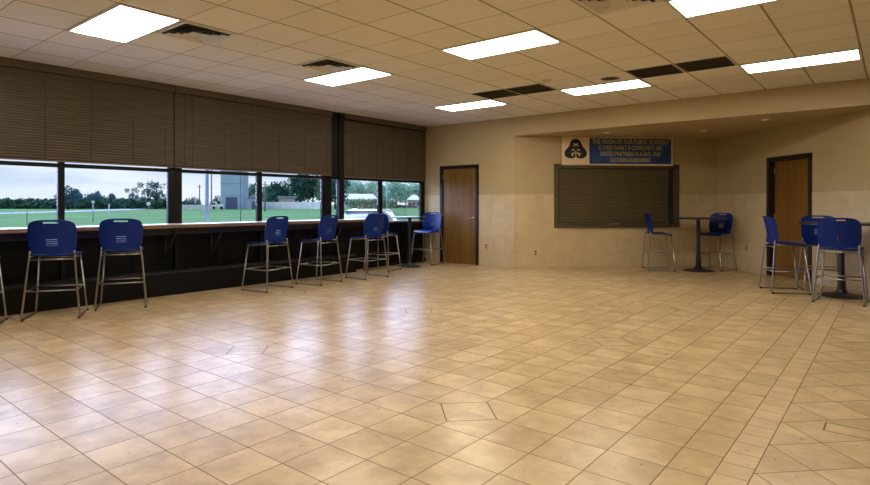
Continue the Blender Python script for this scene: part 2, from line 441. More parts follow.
# ------------------------------------------------------------------ counter
c = thing('window_counter', 'long wood-edged bar counter running beneath the windows', 'counter', (-8.5,3.1,0))
CY0, CY1 = YB-3.1, 8.18-3.1
new('counter_top', BX((-.18,CY0,1.012), (.242,CY1,1.055), bev=.003), 'laminate', c)
new('edge_band', BX((.243,CY0,1.002), (.262,CY1,1.052), bev=.004), 'edge', c)
new('apron', BX((.06,CY0,.90), (.085,CY1-.03,1.011)), 'black', c)
for y in (-.9, .6, 1.9, 2.5, 4.2, 4.95, 6.2, 7.5):
    bm = bmesh.new(); yy = y-3.1
    tube(bm, [(-.16,yy,.5),(.18,yy,.985)], .012, 6); tube(bm, [(-.17,yy-.0,.45),(-.17,yy,1.0)], .014, 6); tube(bm, [(-.17,yy,.99),(.2,yy,.99)], .014, 6)
    new('bracket', bm, 'black', c)
bm = BX((-8.31,5.82,.915), (-8.25,5.90,.999), bev=.006)
jb = tag(new('junction_box', bm, 'pwhite'), 'small pale electrical box fixed under the front edge of the counter', 'electrical box')

# ------------------------------------------------------------------ doors
def make_door(name, origin, ang, x0, x1, zt, m, handle_side, recess):
    bm = bmesh.new(); fw = .055
    box(bm, (x0-.02,-.02,0), (x0+fw,.15,zt), .003); box(bm, (x1-fw,-.02,0), (x1+.02,.15,zt), .003); box(bm, (x0-.02,-.02,zt-fw), (x1+.02,.15,zt+.02), .003)
    f = new('%s' % name, bm, 'doorframe', loc=origin, rz=ang); structure(f)
    leaf = new('door_leaf', BX((x0+fw+.004,recess,.001), (x1-fw-.004,recess+.045,zt-fw-.004), bev=.002), m, f)
    hx = x1-fw-.075 if handle_side > 0 else x0+fw+.075; s = -1 if handle_side > 0 else 1
    bm = bmesh.new()
    t = bmesh.new(); lathe(t, [(0,0),(.032,0),(.032,.012),(.014,.016),(.012,.05),(0,.05)], 20)
    merge(bm, t, Matrix.Translation((hx,recess,1.04)) @ Matrix.Rotation(pi/2, 4, 'X'))
    tube(bm, fillet([(hx,recess-.045,1.04),(hx+s*.03,recess-.055,1.04),(hx+s*.125,recess-.05,1.035)], .02), .011, 8)
    new('door_handle', bm, 'steel', f, smooth=True)
    ex = x0+fw if handle_side > 0 else x1-fw
    for z in (.25, 1.12, 1.98):
        new('hinge', TB([(ex,recess-.006,z-.05),(ex,recess-.006,z+.05)], .009, 8), 'steel', f)
    return f
make_door('door_1', org, 0, D1[0], D1[1], D1[3]-.02, 'door', 1, .01)
make_door('door_2', PC, -pi/4, D2[0], D2[1], D2[3]-.02, 'door2', 1, .095)
for nm, o_, a_, d_ in (('door_light_block_1', org, 0, D1), ('door_light_block_2', PC, -pi/4, D2)):
    structure(new(nm, BX((d_[0]-.2,.152,0), (d_[1]+.2,.2,2.4)), 'dpanel', loc=o_, rz=a_))  # unseen panels added to keep sky light from leaking under the doors
structure(new('shutter_backing', BX((SH[0]-.1,.152,SH[2]-.1), (SH[1]+.1,.2,SH[3]+.1)), 'dpanel', loc=P1, rz=pi/4))  # unseen backing panel behind the shutter opening
def outlet(label, origin, ang, x, z, m='pwhite'):
    t = thing('wall_outlet', label, 'outlet', origin+Vector((cos(ang),sin(ang),0))*x+Vector((sin(ang),-cos(ang),0))*.007+Vector((0,0,z)), ang)
    new('cover_plate', BX((-.037,-.006,-.062), (.037,0,.062), bev=.003), m, t)
    for dz in (-.026, .026): new('socket', BX((-.017,-.009,dz-.016), (.017,-.0055,dz+.016), bev=.002), 'outletdark', t)
    return t
outlet('small wall outlet on pale tiles just right of the left door', org, 0, 1.76, .43, 'outlet')
outlet('small beige wall outlet low on tan tiles beneath the shutter\'s left side', P1, pi/4, .45, .32, 'outlet')
outlet('small wall outlet on tiles beside the door in the alcove', PC, -pi/4, 1.0, .47, 'outlet')

# ------------------------------------------------------------------ rolling shutter
t = thing('rolling_shutter', 'closed dark metal rolling counter shutter in the alcove wall', 'shutter', P1+Vector((R2,R2,0))*SH[0]+Vector((0,0,SH[2])), pi/4)
W_, H_ = SH[1]-SH[0], SH[3]-SH[2]
bm = bmesh.new()
box(bm, (-.01,-.035,0), (.075,.10,H_)); box(bm, (W_-.13,-.035,0), (W_+.01,.10,H_)); box(bm, (-.01,-.035,H_-.07), (W_+.01,.10,H_+.01)); box(bm, (-.01,-.05,-.01), (W_+.01,.10,.045), .004)
new('frame', bm, 'shutterframe', t)
new('guide_track', BX((W_-.20,-.028,.045), (W_-.13,.03,H_-.07)), 'black', t)
new('guide_track', BX((.075,-.02,.045), (.095,.03,H_-.07)), 'black', t)
bm = bmesh.new(); n = 22; hh = (H_-.115)/n; prev = None
prof = []
for i in range(n):
    z = .045+i*hh
    for k in range(5): prof.append((.045-.010*sin(pi*k/5), z+hh*k/5))
prof.append((.045, .045+n*hh))
for py, pz in prof:
    cur = (bm.verts.new((.095,py,pz)), bm.verts.new((W_-.20,py,pz)))
    if prev: bm.faces.new([prev[0],prev[1],cur[1],cur[0]])
    prev = cur
new('curtain', bm, 'shutter', t)
new('bottom_bar', BX((.096,-.02,.046), (W_-.201,.02,.085), bev=.003), 'shutterframe', t)
bm = BX((1.30,-.045,.06), (1.42,-.02,.085), bev=.004); box(bm, (1.2,-.03,.052), (1.24,-.02,.074))
new('lock', bm, 'steel', t)

# ------------------------------------------------------------------ sign
t = thing('wall_sign', 'wide banner sign, dark blue with yellow lettering, above the shutter', 'sign', P1+Vector((R2,R2,0))*1.01+Vector((R2,-R2,0))*.06+Vector((0,0,2.185)), pi/4)
SW, SHh = 2.47, .605
new('board', BX((0,-.012,0), (SW,.012,SHh), bev=.003), 'signwhite', t)
new('blue_field', BX((.60,-.0165,.028), (SW-.04,-.0125,SHh-.028)), 'signblue', t)
def text_obj(s, size, x, z, parent, m, width=None):
    cu = bpy.data.curves.new('line', 'FONT'); cu.body = s; cu.size = size; cu.align_x = 'CENTER'; cu.extrude = .0015
    o = bpy.data.objects.new('tmp', cu); COL.objects.link(o)
    bpy.context.view_layer.update()
    dg = bpy.context.evaluated_depsgraph_get()
    me = bpy.data.meshes.new_from_object(o.evaluated_get(dg)); bpy.data.objects.remove(o)
    wd = max(v.co.x for v in me.vertices)-min(v.co.x for v in me.vertices)
    k = width/wd if width else 1
    for v in me.vertices: v.co = Vector((x+v.co.x*k, -.0185-v.co.z, z+v.co.y))
    me.materials.clear(); me.materials.append(M[m])
    r = bpy.data.objects.new('lettering', me); COL.objects.link(r); r.parent = parent
    return r
cx = .60+(SW-.64)/2
for s, z, w in (('THE VISION OF OUR PUBLIC SCHOOLS', .458, 1.70), ('IS EVERY FAMILY & COMMUNITY ARE', .330, 1.42), ('UNITED PARTNERS IN A SAFE AND', .200, 1.36), ('NURTURING ENVIRONMENT', .068, .90)):
    text_obj(s, .135, cx, z, t, 'signtext', w)
# black emblem with pale strokes
def poly(pts, y0, y1):
    bm = bmesh.new(); A = [bm.verts.new((x,y0,z)) for x, z in pts]; B = [bm.verts.new((x,y1,z)) for x, z in pts]
    bm.faces.new(A); bm.faces.new(B[::-1])
    for i in range(len(pts)): bm.faces.new([A[i],B[i],B[(i+1)%len(pts)],A[(i+1)%len(pts)]])
    return bm
pts = []
for k in range(72):
    a_ = 2*pi*k/72
    r = .205+.042*cos(3*(a_-pi/2))
    pts.append((.30+r*cos(a_)*1.08, .315+r*sin(a_)*.98))
em = new('emblem', poly(pts, -.0165, -.0125), 'signblack', t)
for (x0,z0,x1,z1,w) in ((.25,.405,.35,.455,.012),(.25,.455,.35,.405,.012),(.21,.31,.27,.33,.014),(.33,.33,.39,.31,.014),(.30,.20,.30,.30,.012),(.22,.19,.26,.27,.013),(.38,.19,.34,.27,.013),(.20,.25,.23,.21,.012),(.40,.25,.37,.21,.012),(.27,.17,.33,.17,.01),(.17,.13,.25,.10,.009),(.43,.13,.35,.10,.009)):
    new('emblem_stroke', TB([(x0,-.0175,z0),(x1,-.0175,z1)], w, 6), 'signwhite', em)

# ------------------------------------------------------------------ ceiling fixtures
GX = lambda i: -.33+.6485*i
GY = lambda j: 2.24+.6135*j
def make_light(x0, y0, label):
    w, d = 1.297, .6135
    t = thing('ceiling_light', label, 'ceiling light', (x0+w/2, y0+d/2, H), 0, 'recessed ceiling lights')
    bm = bmesh.new(); e = .031
    box(bm, (-w/2,-d/2,-.012), (w/2,-d/2+e,-.001)); box(bm, (-w/2,d/2-e,-.012), (w/2,d/2,-.001)); box(bm, (-w/2,-d/2+e,-.012), (-w/2+e,d/2-e,-.001)); box(bm, (w/2-e,-d/2+e,-.012), (w/2,d/2-e,-.001))
    new('frame', bm, 'vent', t)
    new('diffuser', BX((-w/2+e,-d/2+e,-.009), (w/2-e,d/2-e,-.002)), 'panel', t)
    return t
lights = [(-10,0,'bright recessed ceiling light at the upper left corner of the photo'),
 (-10,5,'recessed ceiling light over the window side, second from the front'),
 (-6,5,'recessed ceiling light near the middle of the ceiling'),
 (-10,10,'smallest far recessed ceiling light near the left back corner'),
 (-6,10,'recessed ceiling light beside the round ceiling speaker'),
 (-2,10,'recessed ceiling light nearest the alcove fascia at the right'),
 (-2,5,'recessed ceiling light cut by the top edge of the photo')]
for i, j, lb in lights: make_light(GX(i), GY(j), lb)
for i, j in ((-10,-5),(-6,-5),(-6,0),(-2,0)):
    l = bpy.data.lights.new('ceiling_lamp', 'AREA'); l.shape = 'RECTANGLE'; l.size = 1.2; l.size_y = .55; l.energy = 40 ; l.color = (1,.91,.77)
    o = bpy.data.objects.new('ceiling_lamp', l); COL.objects.link(o); o.location = (GX(i)+.65, GY(j)+.3, H-.02)

def make_vent(cx, cy, label, w=.62, d=.59):
    t = thing('ceiling_vent', label, 'ceiling vent', (cx,cy,H))
    bm = bmesh.new()
    def ring(s0, z0, s1, z1, mi):
        a = [(-1,-1),(1,-1),(1,1),(-1,1)]
        A = [bm.verts.new((x*w/2*s0,y*d/2*s0,z0)) for x, y in a]; B = [bm.verts.new((x*w/2*s1,y*d/2*s1,z1)) for x, y in a]
        for k in range(4): bm.faces.new([A[k],A[(k+1)%4],B[(k+1)%4],B[k]]).material_index = mi
    ring(1,-.002,.97,-.014,0); ring(.97,-.014,.86,-.012,0); ring(.86,-.012,.84,-.001,1)
    new('flange', bm, ['vent','ventdark'], t)
    new('backing', BX((-w*.42,-d*.42,-.003), (w*.42,d*.42,-.001)), 'ventdark', t)
    for s in (.80, .60, .40):
        bm = bmesh.new(); 
        def rg(s0, z0, s1, z1):
            a = [(-1,-1),(1,-1),(1,1),(-1,1)]
            A = [bm.verts.new((x*w/2*s0,y*d/2*s0,z0)) for x, y in a]; B = [bm.verts.new((x*w/2*s1,y*d/2*s1,z1)) for x, y in a]
            for k in range(4): bm.faces.new([A[k],A[(k+1)%4],B[(k+1)%4],B[k]])
        rg(s, -.03, s-.13, -.006)
        new('louvre', bm, 'vent', t)
    new('centre_plate', BX((-w*.12,-d*.12,-.022), (w*.12,d*.12,-.016)), 'vent', t)
    return t
make_vent(GX(-9)+.324, GY(1)+.307, 'square louvred ceiling vent beside the upper left ceiling light')
make_vent(GX(-9)+.324, GY(4)+.307, 'square louvred ceiling vent just in front of the second window-side light')
make_vent(GX(-3)+.324, GY(4)+.307, 'square louvred ceiling vent cut by the top edge of the photo')
def make_grille(i, j, label):
    x0, y0 = GX(i), GY(j)
    t = thing('return_grille', label, 'return grille', (x0+.324,y0+.307,H))
    bm = bmesh.new(); w, d = .60, .565
    for a, b in (((-w/2,-d/2,-.01),(w/2,-d/2+.02,-.001)),((-w/2,d/2-.02,-.01),(w/2,d/2,-.001)),((-w/2,-d/2,-.01),(-w/2+.02,d/2,-.001)),((w/2-.02,-d/2,-.01),(w/2,d/2,-.001))): box(bm, a, b)
    new('frame', bm, 'grille', t)
    bm = bmesh.new()
    for k in range(12): box(bm, (-w/2+.02+.047*k,-d/2+.02,-.008), (-w/2+.025+.047*k,d/2-.02,-.002))
    for k in range(12): box(bm, (-w/2+.02,-d/2+.02+.044*k,-.008), (w/2-.02,-d/2+.025+.044*k,-.002))
    new('grid', bm, 'grille', t)
    new('backing', BX((-w/2+.02,-d/2+.02,-.0018), (w/2-.02,d/2-.02,-.0008)), 'ventdark', t)
for i, lb in ((-8,'leftmost of the four dark square ceiling grilles'), (-7,'dark square ceiling grille second from the left'), (-4,'dark square ceiling grille third from the left'), (-3,'rightmost of the four dark square ceiling grilles')):
    make_grille(i, 9, lb)
t = thing('ceiling_speaker', 'round flush ceiling speaker beside a recessed light', 'speaker', (-3.25,8.08,H))
new('ring', LT([(.15,-.001),(.15,-.012),(.135,-.014),(.13,-.006)], 32), 'vent', t)
new('speaker_mesh', LT([(0,-.008),(.08,-.008),(.131,-.005)], 32), 'grille', t)
t = thing('smoke_detector', 'small round smoke detector on the ceiling near the grilles', 'smoke detector', (-4.03,7.62,H))
new('base', LT([(0,-.001),(.065,-.001),(.065,-.012),(.05,-.014),(0,-.014)], 24), 'pwhite', t)
new('sensor_dome', LT([(.048,-.014),(.044,-.04),(.03,-.05),(0,-.052)], 24), 'pwhite', t)
for (x, y, lb) in ((-4.55,11.15,'left small round downlight in the alcove soffit behind the sign'), (-2.95,12.05,'small round downlight in the alcove soffit right of the sign'), (-1.75,11.15,'right small round downlight in the alcove soffit near the door')):
    t = thing('downlight', lb, 'downlight', (x,y,SOF), 0, 'alcove downlights')
    new('trim_ring', LT([(.085,-.001),(.085,-.008),(.06,-.012),(.055,-.004)], 28), 'vent', t)
    new('lens', LT([(0,-.003),(.056,-.003)], 28), 'downlight', t)

# ------------------------------------------------------------------ bar stools
def shell(nx, ny, xs, ys, f, hole=lambda x, y: False, th=.008):
    bm = bmesh.new(); V = [[bm.verts.new(f(x, y)) for y in ys] for x in xs]
    for i in range(len(xs)-1):
        for j in range(len(ys)-1):
            if not hole((xs[i]+xs[i+1])/2, (ys[j]+ys[j+1])/2): bm.faces.new([V[i][j],V[i+1][j],V[i+1][j+1],V[i][j+1]])
    for v in [v for v in bm.verts if not v.link_faces]: bm.verts.remove(v)
    bmesh.ops.recalc_face_normals(bm, faces=bm.faces[:])
    bmesh.ops.solidify(bm, geom=bm.faces[:], thickness=th)
    for fc in bm.faces: fc.smooth = True
    return bm
def lin(a, b, n): return [a+(b-a)*i/n for i in range(n+1)]
def rr(x, y, hx, hy, p):   # square -> rounded square
    ax, ay = abs(x), abs(y)
    m_ = max(ax, ay)
    if m_ < 1e-9: return 0., 0.
    q = (ax**p+ay**p)**(1/p)/m_
    k = 1+(1/q-1)*(m_**3)
    return x*k*hx, y*k*hy
def make_stool():
    r = thing('bar_stool', 'blue plastic bar stool', 'bar stool')
    # local: faces +y ; seat height .76
    def fs(u, v):
        x, y = rr(u, v, .245, .218, 7)
        z = .757-.012*(1-u*u)*(1-v*v)+.006*u*u
        if v > .45: z -= .035*((v-.45)/.55)**2
        if v < -.6: z += .012*((-v-.6)/.4)**2
        return Vector((x, y+.01, z))
    new('seat', shell(0,0,lin(-1,1,16),lin(-1,1,16),fs,th=.02), 'plastic', r, smooth=True)
    xs = sorted(set([-1,-.95,-.88,-.78,-.66,-.54,-.42,-.32,-.24,-.12,0,.12,.24,.32,.42,.54,.66,.78,.88,.95,1]))
    zs = [-1,-.94,-.84,-.70,-.60,-.42,-.39,-.31,-.28,-.20,-.17,-.09,-.06,.15,.35,.55,.70,.80,.895,.95,1]
    def fb(u, v):
        wz = .246+.006*v
        x, z = rr(u, v, wz, .215, 4.2)
        y = -.205-.035*(v+1)/2-.045*((v+1)/2)**2 + .045*u*u
        return Vector((x, y, .955+z))
    def hb(u, v):
        if abs(u) < .32 and .80 < v < .895: return True
        if abs(u) < .24 and (-.42 < v < -.39 or -.31 < v < -.28 or -.20 < v < -.17 or -.09 < v < -.06): return True
        return False
    new('backrest', shell(0,0,xs,zs,fb,hb,th=.009), 'plastic', r, smooth=True)
    for s in (-1, 1):
        pts = fillet([(s*.215,.175,.742),(s*.275,.262,.014),(s*.292,-.285,.014),(s*.226,-.216,.77),(s*.222,-.214,.80)], .035)
        new('side_frame', TB(pts, .0115, 8), 'chrome', r)
        for y in (.235, -.262): new('glide', BX((s*.284-.014,y-.02,0), (s*.284+.014,y+.02,.022), bev=.004), 'glide', r)
        new('side_rung', TB([(s*.245,.219,.335),(s*.262,-.256,.335)], .008, 8), 'chrome', r)
        new('seat_rail', TB(fillet([(s*.207,.175,.735),(s*.222,-.225,.735)], .02), .010, 8), 'chrome', r)
    new('footrest', TB([(-.246,.219,.335),(.246,.219,.335)], .0095, 8), 'chrome', r)
    new('rear_rung', TB([(-.264,-.256,.335),(.264,-.256,.335)], .008, 8), 'chrome', r)
    new('upper_rear_bar', TB([(-.232,-.222,.70),(.232,-.222,.70)], .008, 8), 'chrome', r)
    new('upper_front_bar', TB([(-.218,.18,.70),(.218,.18,.70)], .008, 8), 'chrome', r)
    return r
GC, GT = 'blue bar stools along the window counter', 'blue bar stools around the bistro tables'
stools = [ # x, y, facing dir, label, group
 (-8.02,1.70,(-.9,.43),'blue bar stool mostly cut off by the left photo edge, only legs showing',GC),
 (-7.95,2.52,(-.87,.49),'blue bar stool at the counter seen from behind, nearest whole one on the left',GC),
 (-8.0,3.30,(-.90,.44),'blue bar stool at the counter seen from behind, second from the left edge',GC),
 (-7.80,5.40,(-.98,-.20),'blue bar stool at the counter standing alone in front of the middle window',GC),
 (-7.72,6.38,(-.97,-.22),'blue bar stool at the counter just left of the dark column',GC),
 (-7.62,7.42,(-1,.0),'blue bar stool by the end of the counter, overlapping the stool behind it',GC),
 (-8.24,8.50,(-.25,.97),'blue bar stool left of the corner bistro table, half hidden by another stool',GT),
 (-8.27,9.95,(.12,-.99),'blue bar stool in the left corner beside the wooden door',GT),
 (-3.82,12.10,(.85,.5),'blue bar stool seen side on beneath the right end of the shutter',GT),
 (-2.93,12.87,(-.32,-.95),'blue bar stool facing out against the far alcove corner',GT),
 (-1.34,10.30,(.9,.43),'blue bar stool seen side on in front of the alcove door',GT),
 (-.93,10.93,(.25,-.97),'blue bar stool behind the right-hand bistro table, backrest near the alcove door frame',GT),
 (-.60,9.68,(.05,1),'blue bar stool in front of the right-hand bistro table, back turned to the camera',GT),
 (-.03,10.27,(-1,-.02),'blue bar stool cut off by the right edge of the photo, only a leg showing',GT)]
proto = make_stool()
for i, (x, y, d, lb, g) in enumerate(stools):
    o = proto if i == 0 else copy_tree(proto)
    o.location = (x, y, 0); o.rotation_euler = (0, 0, atan2(d[1], d[0])-pi/2)
    o['label'] = lb; o['group'] = g; o['category'] = 'bar stool'

# ------------------------------------------------------------------ bistro tables
def make_table(x, y, r, label):
    t = thing('bistro_table', label, 'table', (x,y,0), 0, 'bar-height bistro tables')
    new('table_top', LT([(0,1.052),(r-.01,1.052),(r,1.058),(r,1.074),(r-.008,1.08),(0,1.08)], 48), 'tabletop', t, smooth=True)
    bm = bmesh.new(); lathe(bm, [(0,.042),(.045,.042),(.052,.10),(.05,.20),(.040,.36),(.036,.5),(.036,1.03),(.06,1.04),(.14,1.045),(.14,1.0515),(0,1.0515)], 24)
    new('pedestal', bm, 'black', t, smooth=True)
    b_r = .30 if r > .45 else .25
    new('base', LT([(0,0),(b_r,0),(b_r+.005,.010),(b_r-.03,.022),(.16,.034),(.08,.055),(.05,.10),(0,.10)], 36), 'black', t, smooth=True)
make_table(-8.20, 9.28, .39, 'tall round bistro table in the left corner by the windows')
make_table(-3.14, 12.42, .52, 'tall round dark bistro table in the alcove beneath the shutter')
make_table(-.63, 10.30, .55, 'tall round dark bistro table at the right, nearest the camera')

# ------------------------------------------------------------------ exterior
GZ = -.30
EYE = Vector((0, 0, 1.352)); YAW = .6793; F = 571.7
def at(pixel_u, depth, z=GZ):
    """ground point at a given bearing (image pixel column) and depth in metres"""
    r = (pixel_u-435)/F*depth
    return Vector((r*cos(YAW)-depth*sin(YAW), r*sin(YAW)+depth*cos(YAW), z))
bm = bmesh.new()
vs = [bm.verts.new(p) for p in ((-1200,-600,GZ),(WX-.2,-600,GZ),(WX-.2,1200,GZ),(-1200,1200,GZ))]
bm.faces.new(vs)
structure(new('ground_lawn', bm, 'grass'))
def strip(name, pts, w, m, z):
    bm = bmesh.new(); L = []
    for i, p in enumerate(pts):
        d = (pts[min(i+1,len(pts)-1)]-pts[max(i-1,0)]); d.z = 0; d.normalize(); n = Vector((-d.y,d.x,0))
        wi = w[i] if isinstance(w, list) else w
        L.append((bm.verts.new((p.x+n.x*wi, p.y+n.y*wi, z)), bm.verts.new((p.x-n.x*wi, p.y-n.y*wi, z))))
    for a, b in zip(L, L[1:]): bm.faces.new([a[0],a[1],b[1],b[0]])
    return structure(new(name, bm, m))
strip('ground_road', [at(-220,72), at(-100,82), at(0,101), at(60,125), at(120,170), at(170,290), at(230,520)], [3,3,3,3.4,4,6,8], 'road', GZ+.03)
strip('ground_path', [Vector((WX-1.6,-10,0)), Vector((WX-1.6,20,0)), Vector((WX-1.6,40,0))], 1.2, 'walk', GZ+.03)
strip('ground_driveway', [at(330,26), at(372,23.0), at(430,20.5)], 2.6, 'walk', GZ+.04)

def leaf_mass(bm, blobs, n, size, rnd):
    for _ in range(n):
        c_, rad = rnd.choices(blobs, weights=[b[1]**2 for b in blobs])[0]
        d = Vector((rnd.gauss(0,1), rnd.gauss(0,1), rnd.gauss(0,1))).normalized()
        p = Vector(c_)+d*rad*(rnd.random()**.35)
        s = size*(.6+.8*rnd.random())
        a = Vector((rnd.gauss(0,1), rnd.gauss(0,1), rnd.gauss(0,1))).normalized(); b = a.orthogonal().normalized(); c2 = a.cross(b)
        bm.faces.new([bm.verts.new(p+b*s), bm.verts.new(p+c2*s*.6), bm.verts.new(p-b*s), bm.verts.new(p-c2*s*.6)])
def make_tree(seed, h, w, n, size, leaf, sparse=False):
    rnd = random.Random(seed)
    t = thing('tree', 'tree', 'tree')
    bm = bmesh.new(); tube(bm, [(0,0,0),(.05*w*rnd.uniform(-.3,.3),0,h*.35),(0,.03*w,h*.75)], .03*h, 8, r1=.008*h)
    blobs = []
    for k in range(9 if not sparse else 12):
        a = rnd.random()*2*pi; rad = w*.5*rnd.uniform(.2,.75); z = h*rnd.uniform(.32 if not sparse else .45,.88)
        p = (rad*cos(a), rad*sin(a), z); s = w*rnd.uniform(.17,.30) if not sparse else w*rnd.uniform(.10,.17)
        blobs.append((p, s))
        tube(bm, [(0,0,z*.55),(p[0]*.6,p[1]*.6,z*.85),p], .012*h, 5, r1=.003*h)
    blobs.append(((0,0,h*.86), w*.16 if not sparse else w*.1)); blobs.append(((0,0,h*.58), w*.3 if not sparse else w*.1))
    new('trunk', bm, 'bark', t)
    bm = bmesh.new(); leaf_mass(bm, blobs, n, size, rnd)
    new('crown', bm, leaf, t)
    return t
far = [make_tree(1, 9, 8, 1100, .42, 'leafhaze'), make_tree(2, 8, 9, 1100, .42, 'leafhaze'), make_tree(3, 10, 7, 900, .42, 'leafhaze')]
sparse = make_tree(4, 11, 8, 420, .36, 'leafhaze', True)
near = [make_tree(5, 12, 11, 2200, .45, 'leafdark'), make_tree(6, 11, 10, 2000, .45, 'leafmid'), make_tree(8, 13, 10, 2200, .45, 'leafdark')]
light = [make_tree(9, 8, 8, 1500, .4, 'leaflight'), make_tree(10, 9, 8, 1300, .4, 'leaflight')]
used = set()
def put(tr, b, depth, s, label, group=None, rz=None):
    if tr.name in used: o = copy_tree(tr)
    else: o = tr; used.add(tr.name)
    o.location = at(b, depth); o.scale = (s,s,s); o.rotation_euler = (0,0,random.random()*6 if rz is None else rz)
    o['label'] = label; o['category'] = 'tree'
    if group: o['group'] = group
    return o
random.seed(11)
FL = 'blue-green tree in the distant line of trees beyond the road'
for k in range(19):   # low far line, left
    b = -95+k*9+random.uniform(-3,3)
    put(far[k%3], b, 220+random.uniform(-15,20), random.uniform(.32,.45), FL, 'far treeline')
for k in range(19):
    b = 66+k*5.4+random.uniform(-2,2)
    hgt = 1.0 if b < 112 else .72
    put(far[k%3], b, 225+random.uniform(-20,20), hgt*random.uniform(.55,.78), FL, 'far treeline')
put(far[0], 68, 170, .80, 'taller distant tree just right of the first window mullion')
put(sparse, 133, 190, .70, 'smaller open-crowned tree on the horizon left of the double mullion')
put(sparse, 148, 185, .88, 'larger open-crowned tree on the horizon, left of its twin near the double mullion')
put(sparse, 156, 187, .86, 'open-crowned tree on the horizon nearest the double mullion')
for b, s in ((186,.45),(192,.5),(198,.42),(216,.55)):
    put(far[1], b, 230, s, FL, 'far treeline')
FH = 'dense undergrowth beyond the road at the foot of the far trees'
rnd = random.Random(3); bm = bmesh.new()
for k in range(150):
    b = -120+k*2.0
    p = at(b, 205+rnd.uniform(-6,6))
    leaf_mass(bm, [((p.x,p.y,GZ+1.3), 2.2)], 60, .7, rnd)
tag(new('undergrowth', bm, 'leafdark'), FH, 'undergrowth', kind='stuff')
# trees behind fence
for (b, d, s, k, lb) in ((252,235,.92,1,'tree behind the grey shed beside the pale tower'),(267,225,.80,1,'tree behind the fence, leftmost in the middle right window'),(278,222,.82,0,'tree behind the fence, second from the left'),(288,225,.78,1,'green tree behind the fence left of the tallest dark tree'),
  (301,212,1.08,2,'tallest dark tree behind the fence'),(313,210,1.0,0,'dark tree behind the fence right of the tallest one'),(324,206,.9,1,'tree behind the fence next to the window mullion'),(335,204,.9,0,'tree seen through the narrow pane beside the column')):
    put(near[k], b, d, s, lb)
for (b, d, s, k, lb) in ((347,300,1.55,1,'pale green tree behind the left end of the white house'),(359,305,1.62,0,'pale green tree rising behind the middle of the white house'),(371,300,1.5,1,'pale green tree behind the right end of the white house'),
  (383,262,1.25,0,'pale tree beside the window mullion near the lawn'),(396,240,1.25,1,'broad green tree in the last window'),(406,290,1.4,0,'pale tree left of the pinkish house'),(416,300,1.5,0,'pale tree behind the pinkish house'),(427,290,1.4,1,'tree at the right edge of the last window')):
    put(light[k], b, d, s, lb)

def oriented(name, label, cat, b, depth, face=None):
    p = at(b, depth); ang = atan2(-p.y, -p.x)+pi/2   # local -y faces the viewer's side
    return thing(name, label, cat, p, ang if face is None else face)
# pale tower
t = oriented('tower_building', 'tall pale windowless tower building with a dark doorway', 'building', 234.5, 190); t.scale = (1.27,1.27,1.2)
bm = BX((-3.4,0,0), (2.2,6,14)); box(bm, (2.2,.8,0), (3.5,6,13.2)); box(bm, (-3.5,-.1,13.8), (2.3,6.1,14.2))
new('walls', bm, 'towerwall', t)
new('roller_door', BX((-2.2,-.08,0), (.7,0,3.3), bev=.02), 'towerdark', t)
for z in (3.6,7,10.4): new('joint', BX((-3.4,-.03,z), (2.2,0,z+.08)), 'towerdark', t)
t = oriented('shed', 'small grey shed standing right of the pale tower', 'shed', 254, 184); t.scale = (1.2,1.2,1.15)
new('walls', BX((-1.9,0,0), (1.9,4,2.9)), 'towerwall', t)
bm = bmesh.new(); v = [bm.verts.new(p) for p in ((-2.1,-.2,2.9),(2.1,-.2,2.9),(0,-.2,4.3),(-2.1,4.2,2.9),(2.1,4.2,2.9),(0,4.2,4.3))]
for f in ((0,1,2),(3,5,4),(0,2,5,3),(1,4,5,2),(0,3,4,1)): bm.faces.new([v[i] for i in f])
new('roof', bm, 'roofg', t); new('shed_door', BX((-.6,-.05,0), (.6,0,2.1)), 'towerdark', t)
# fences
def fence(label, b0, d0, b1, d1, h):
    p, q = at(b0,d0), at(b1,d1); L = (q-p).length; a_ = atan2(q.y-p.y, q.x-p.x)
    t = thing('wooden_fence', label, 'fence', p, a_)
    bm = bmesh.new(); n = int(L/.32); r_ = random.Random(2)
    for k in range(n): box(bm, (k*.32,-.012,.05), (k*.32+.29,.012,h+r_.uniform(-.03,.03)))
    new('pickets', bm, 'fence', t)
    for z in (.3, h-.3): new('rail', BX((0,.013,z), (L,.06,z+.09)), 'fence', t)
    for k in range(0, int(L/2.6)+1): new('post', BX((k*2.6-.06,.06,0), (k*2.6+.06,.18,h+.05)), 'fence', t)
fence('weathered grey board fence across the lawn right of the shed', 257, 192, 328, 176, 2.35)
fence('low distant board fence left of the pale tower', 182, 160, 213, 160, 1.5)
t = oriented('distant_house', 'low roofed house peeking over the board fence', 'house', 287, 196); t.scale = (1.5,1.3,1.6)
new('walls', BX((-1.8,0,0), (1.8,3,2.2)), 'brick', t); new('roof', BX((-2.1,-.3,2.2), (2.1,3.3,2.7), bev=.1), 'roofg', t)
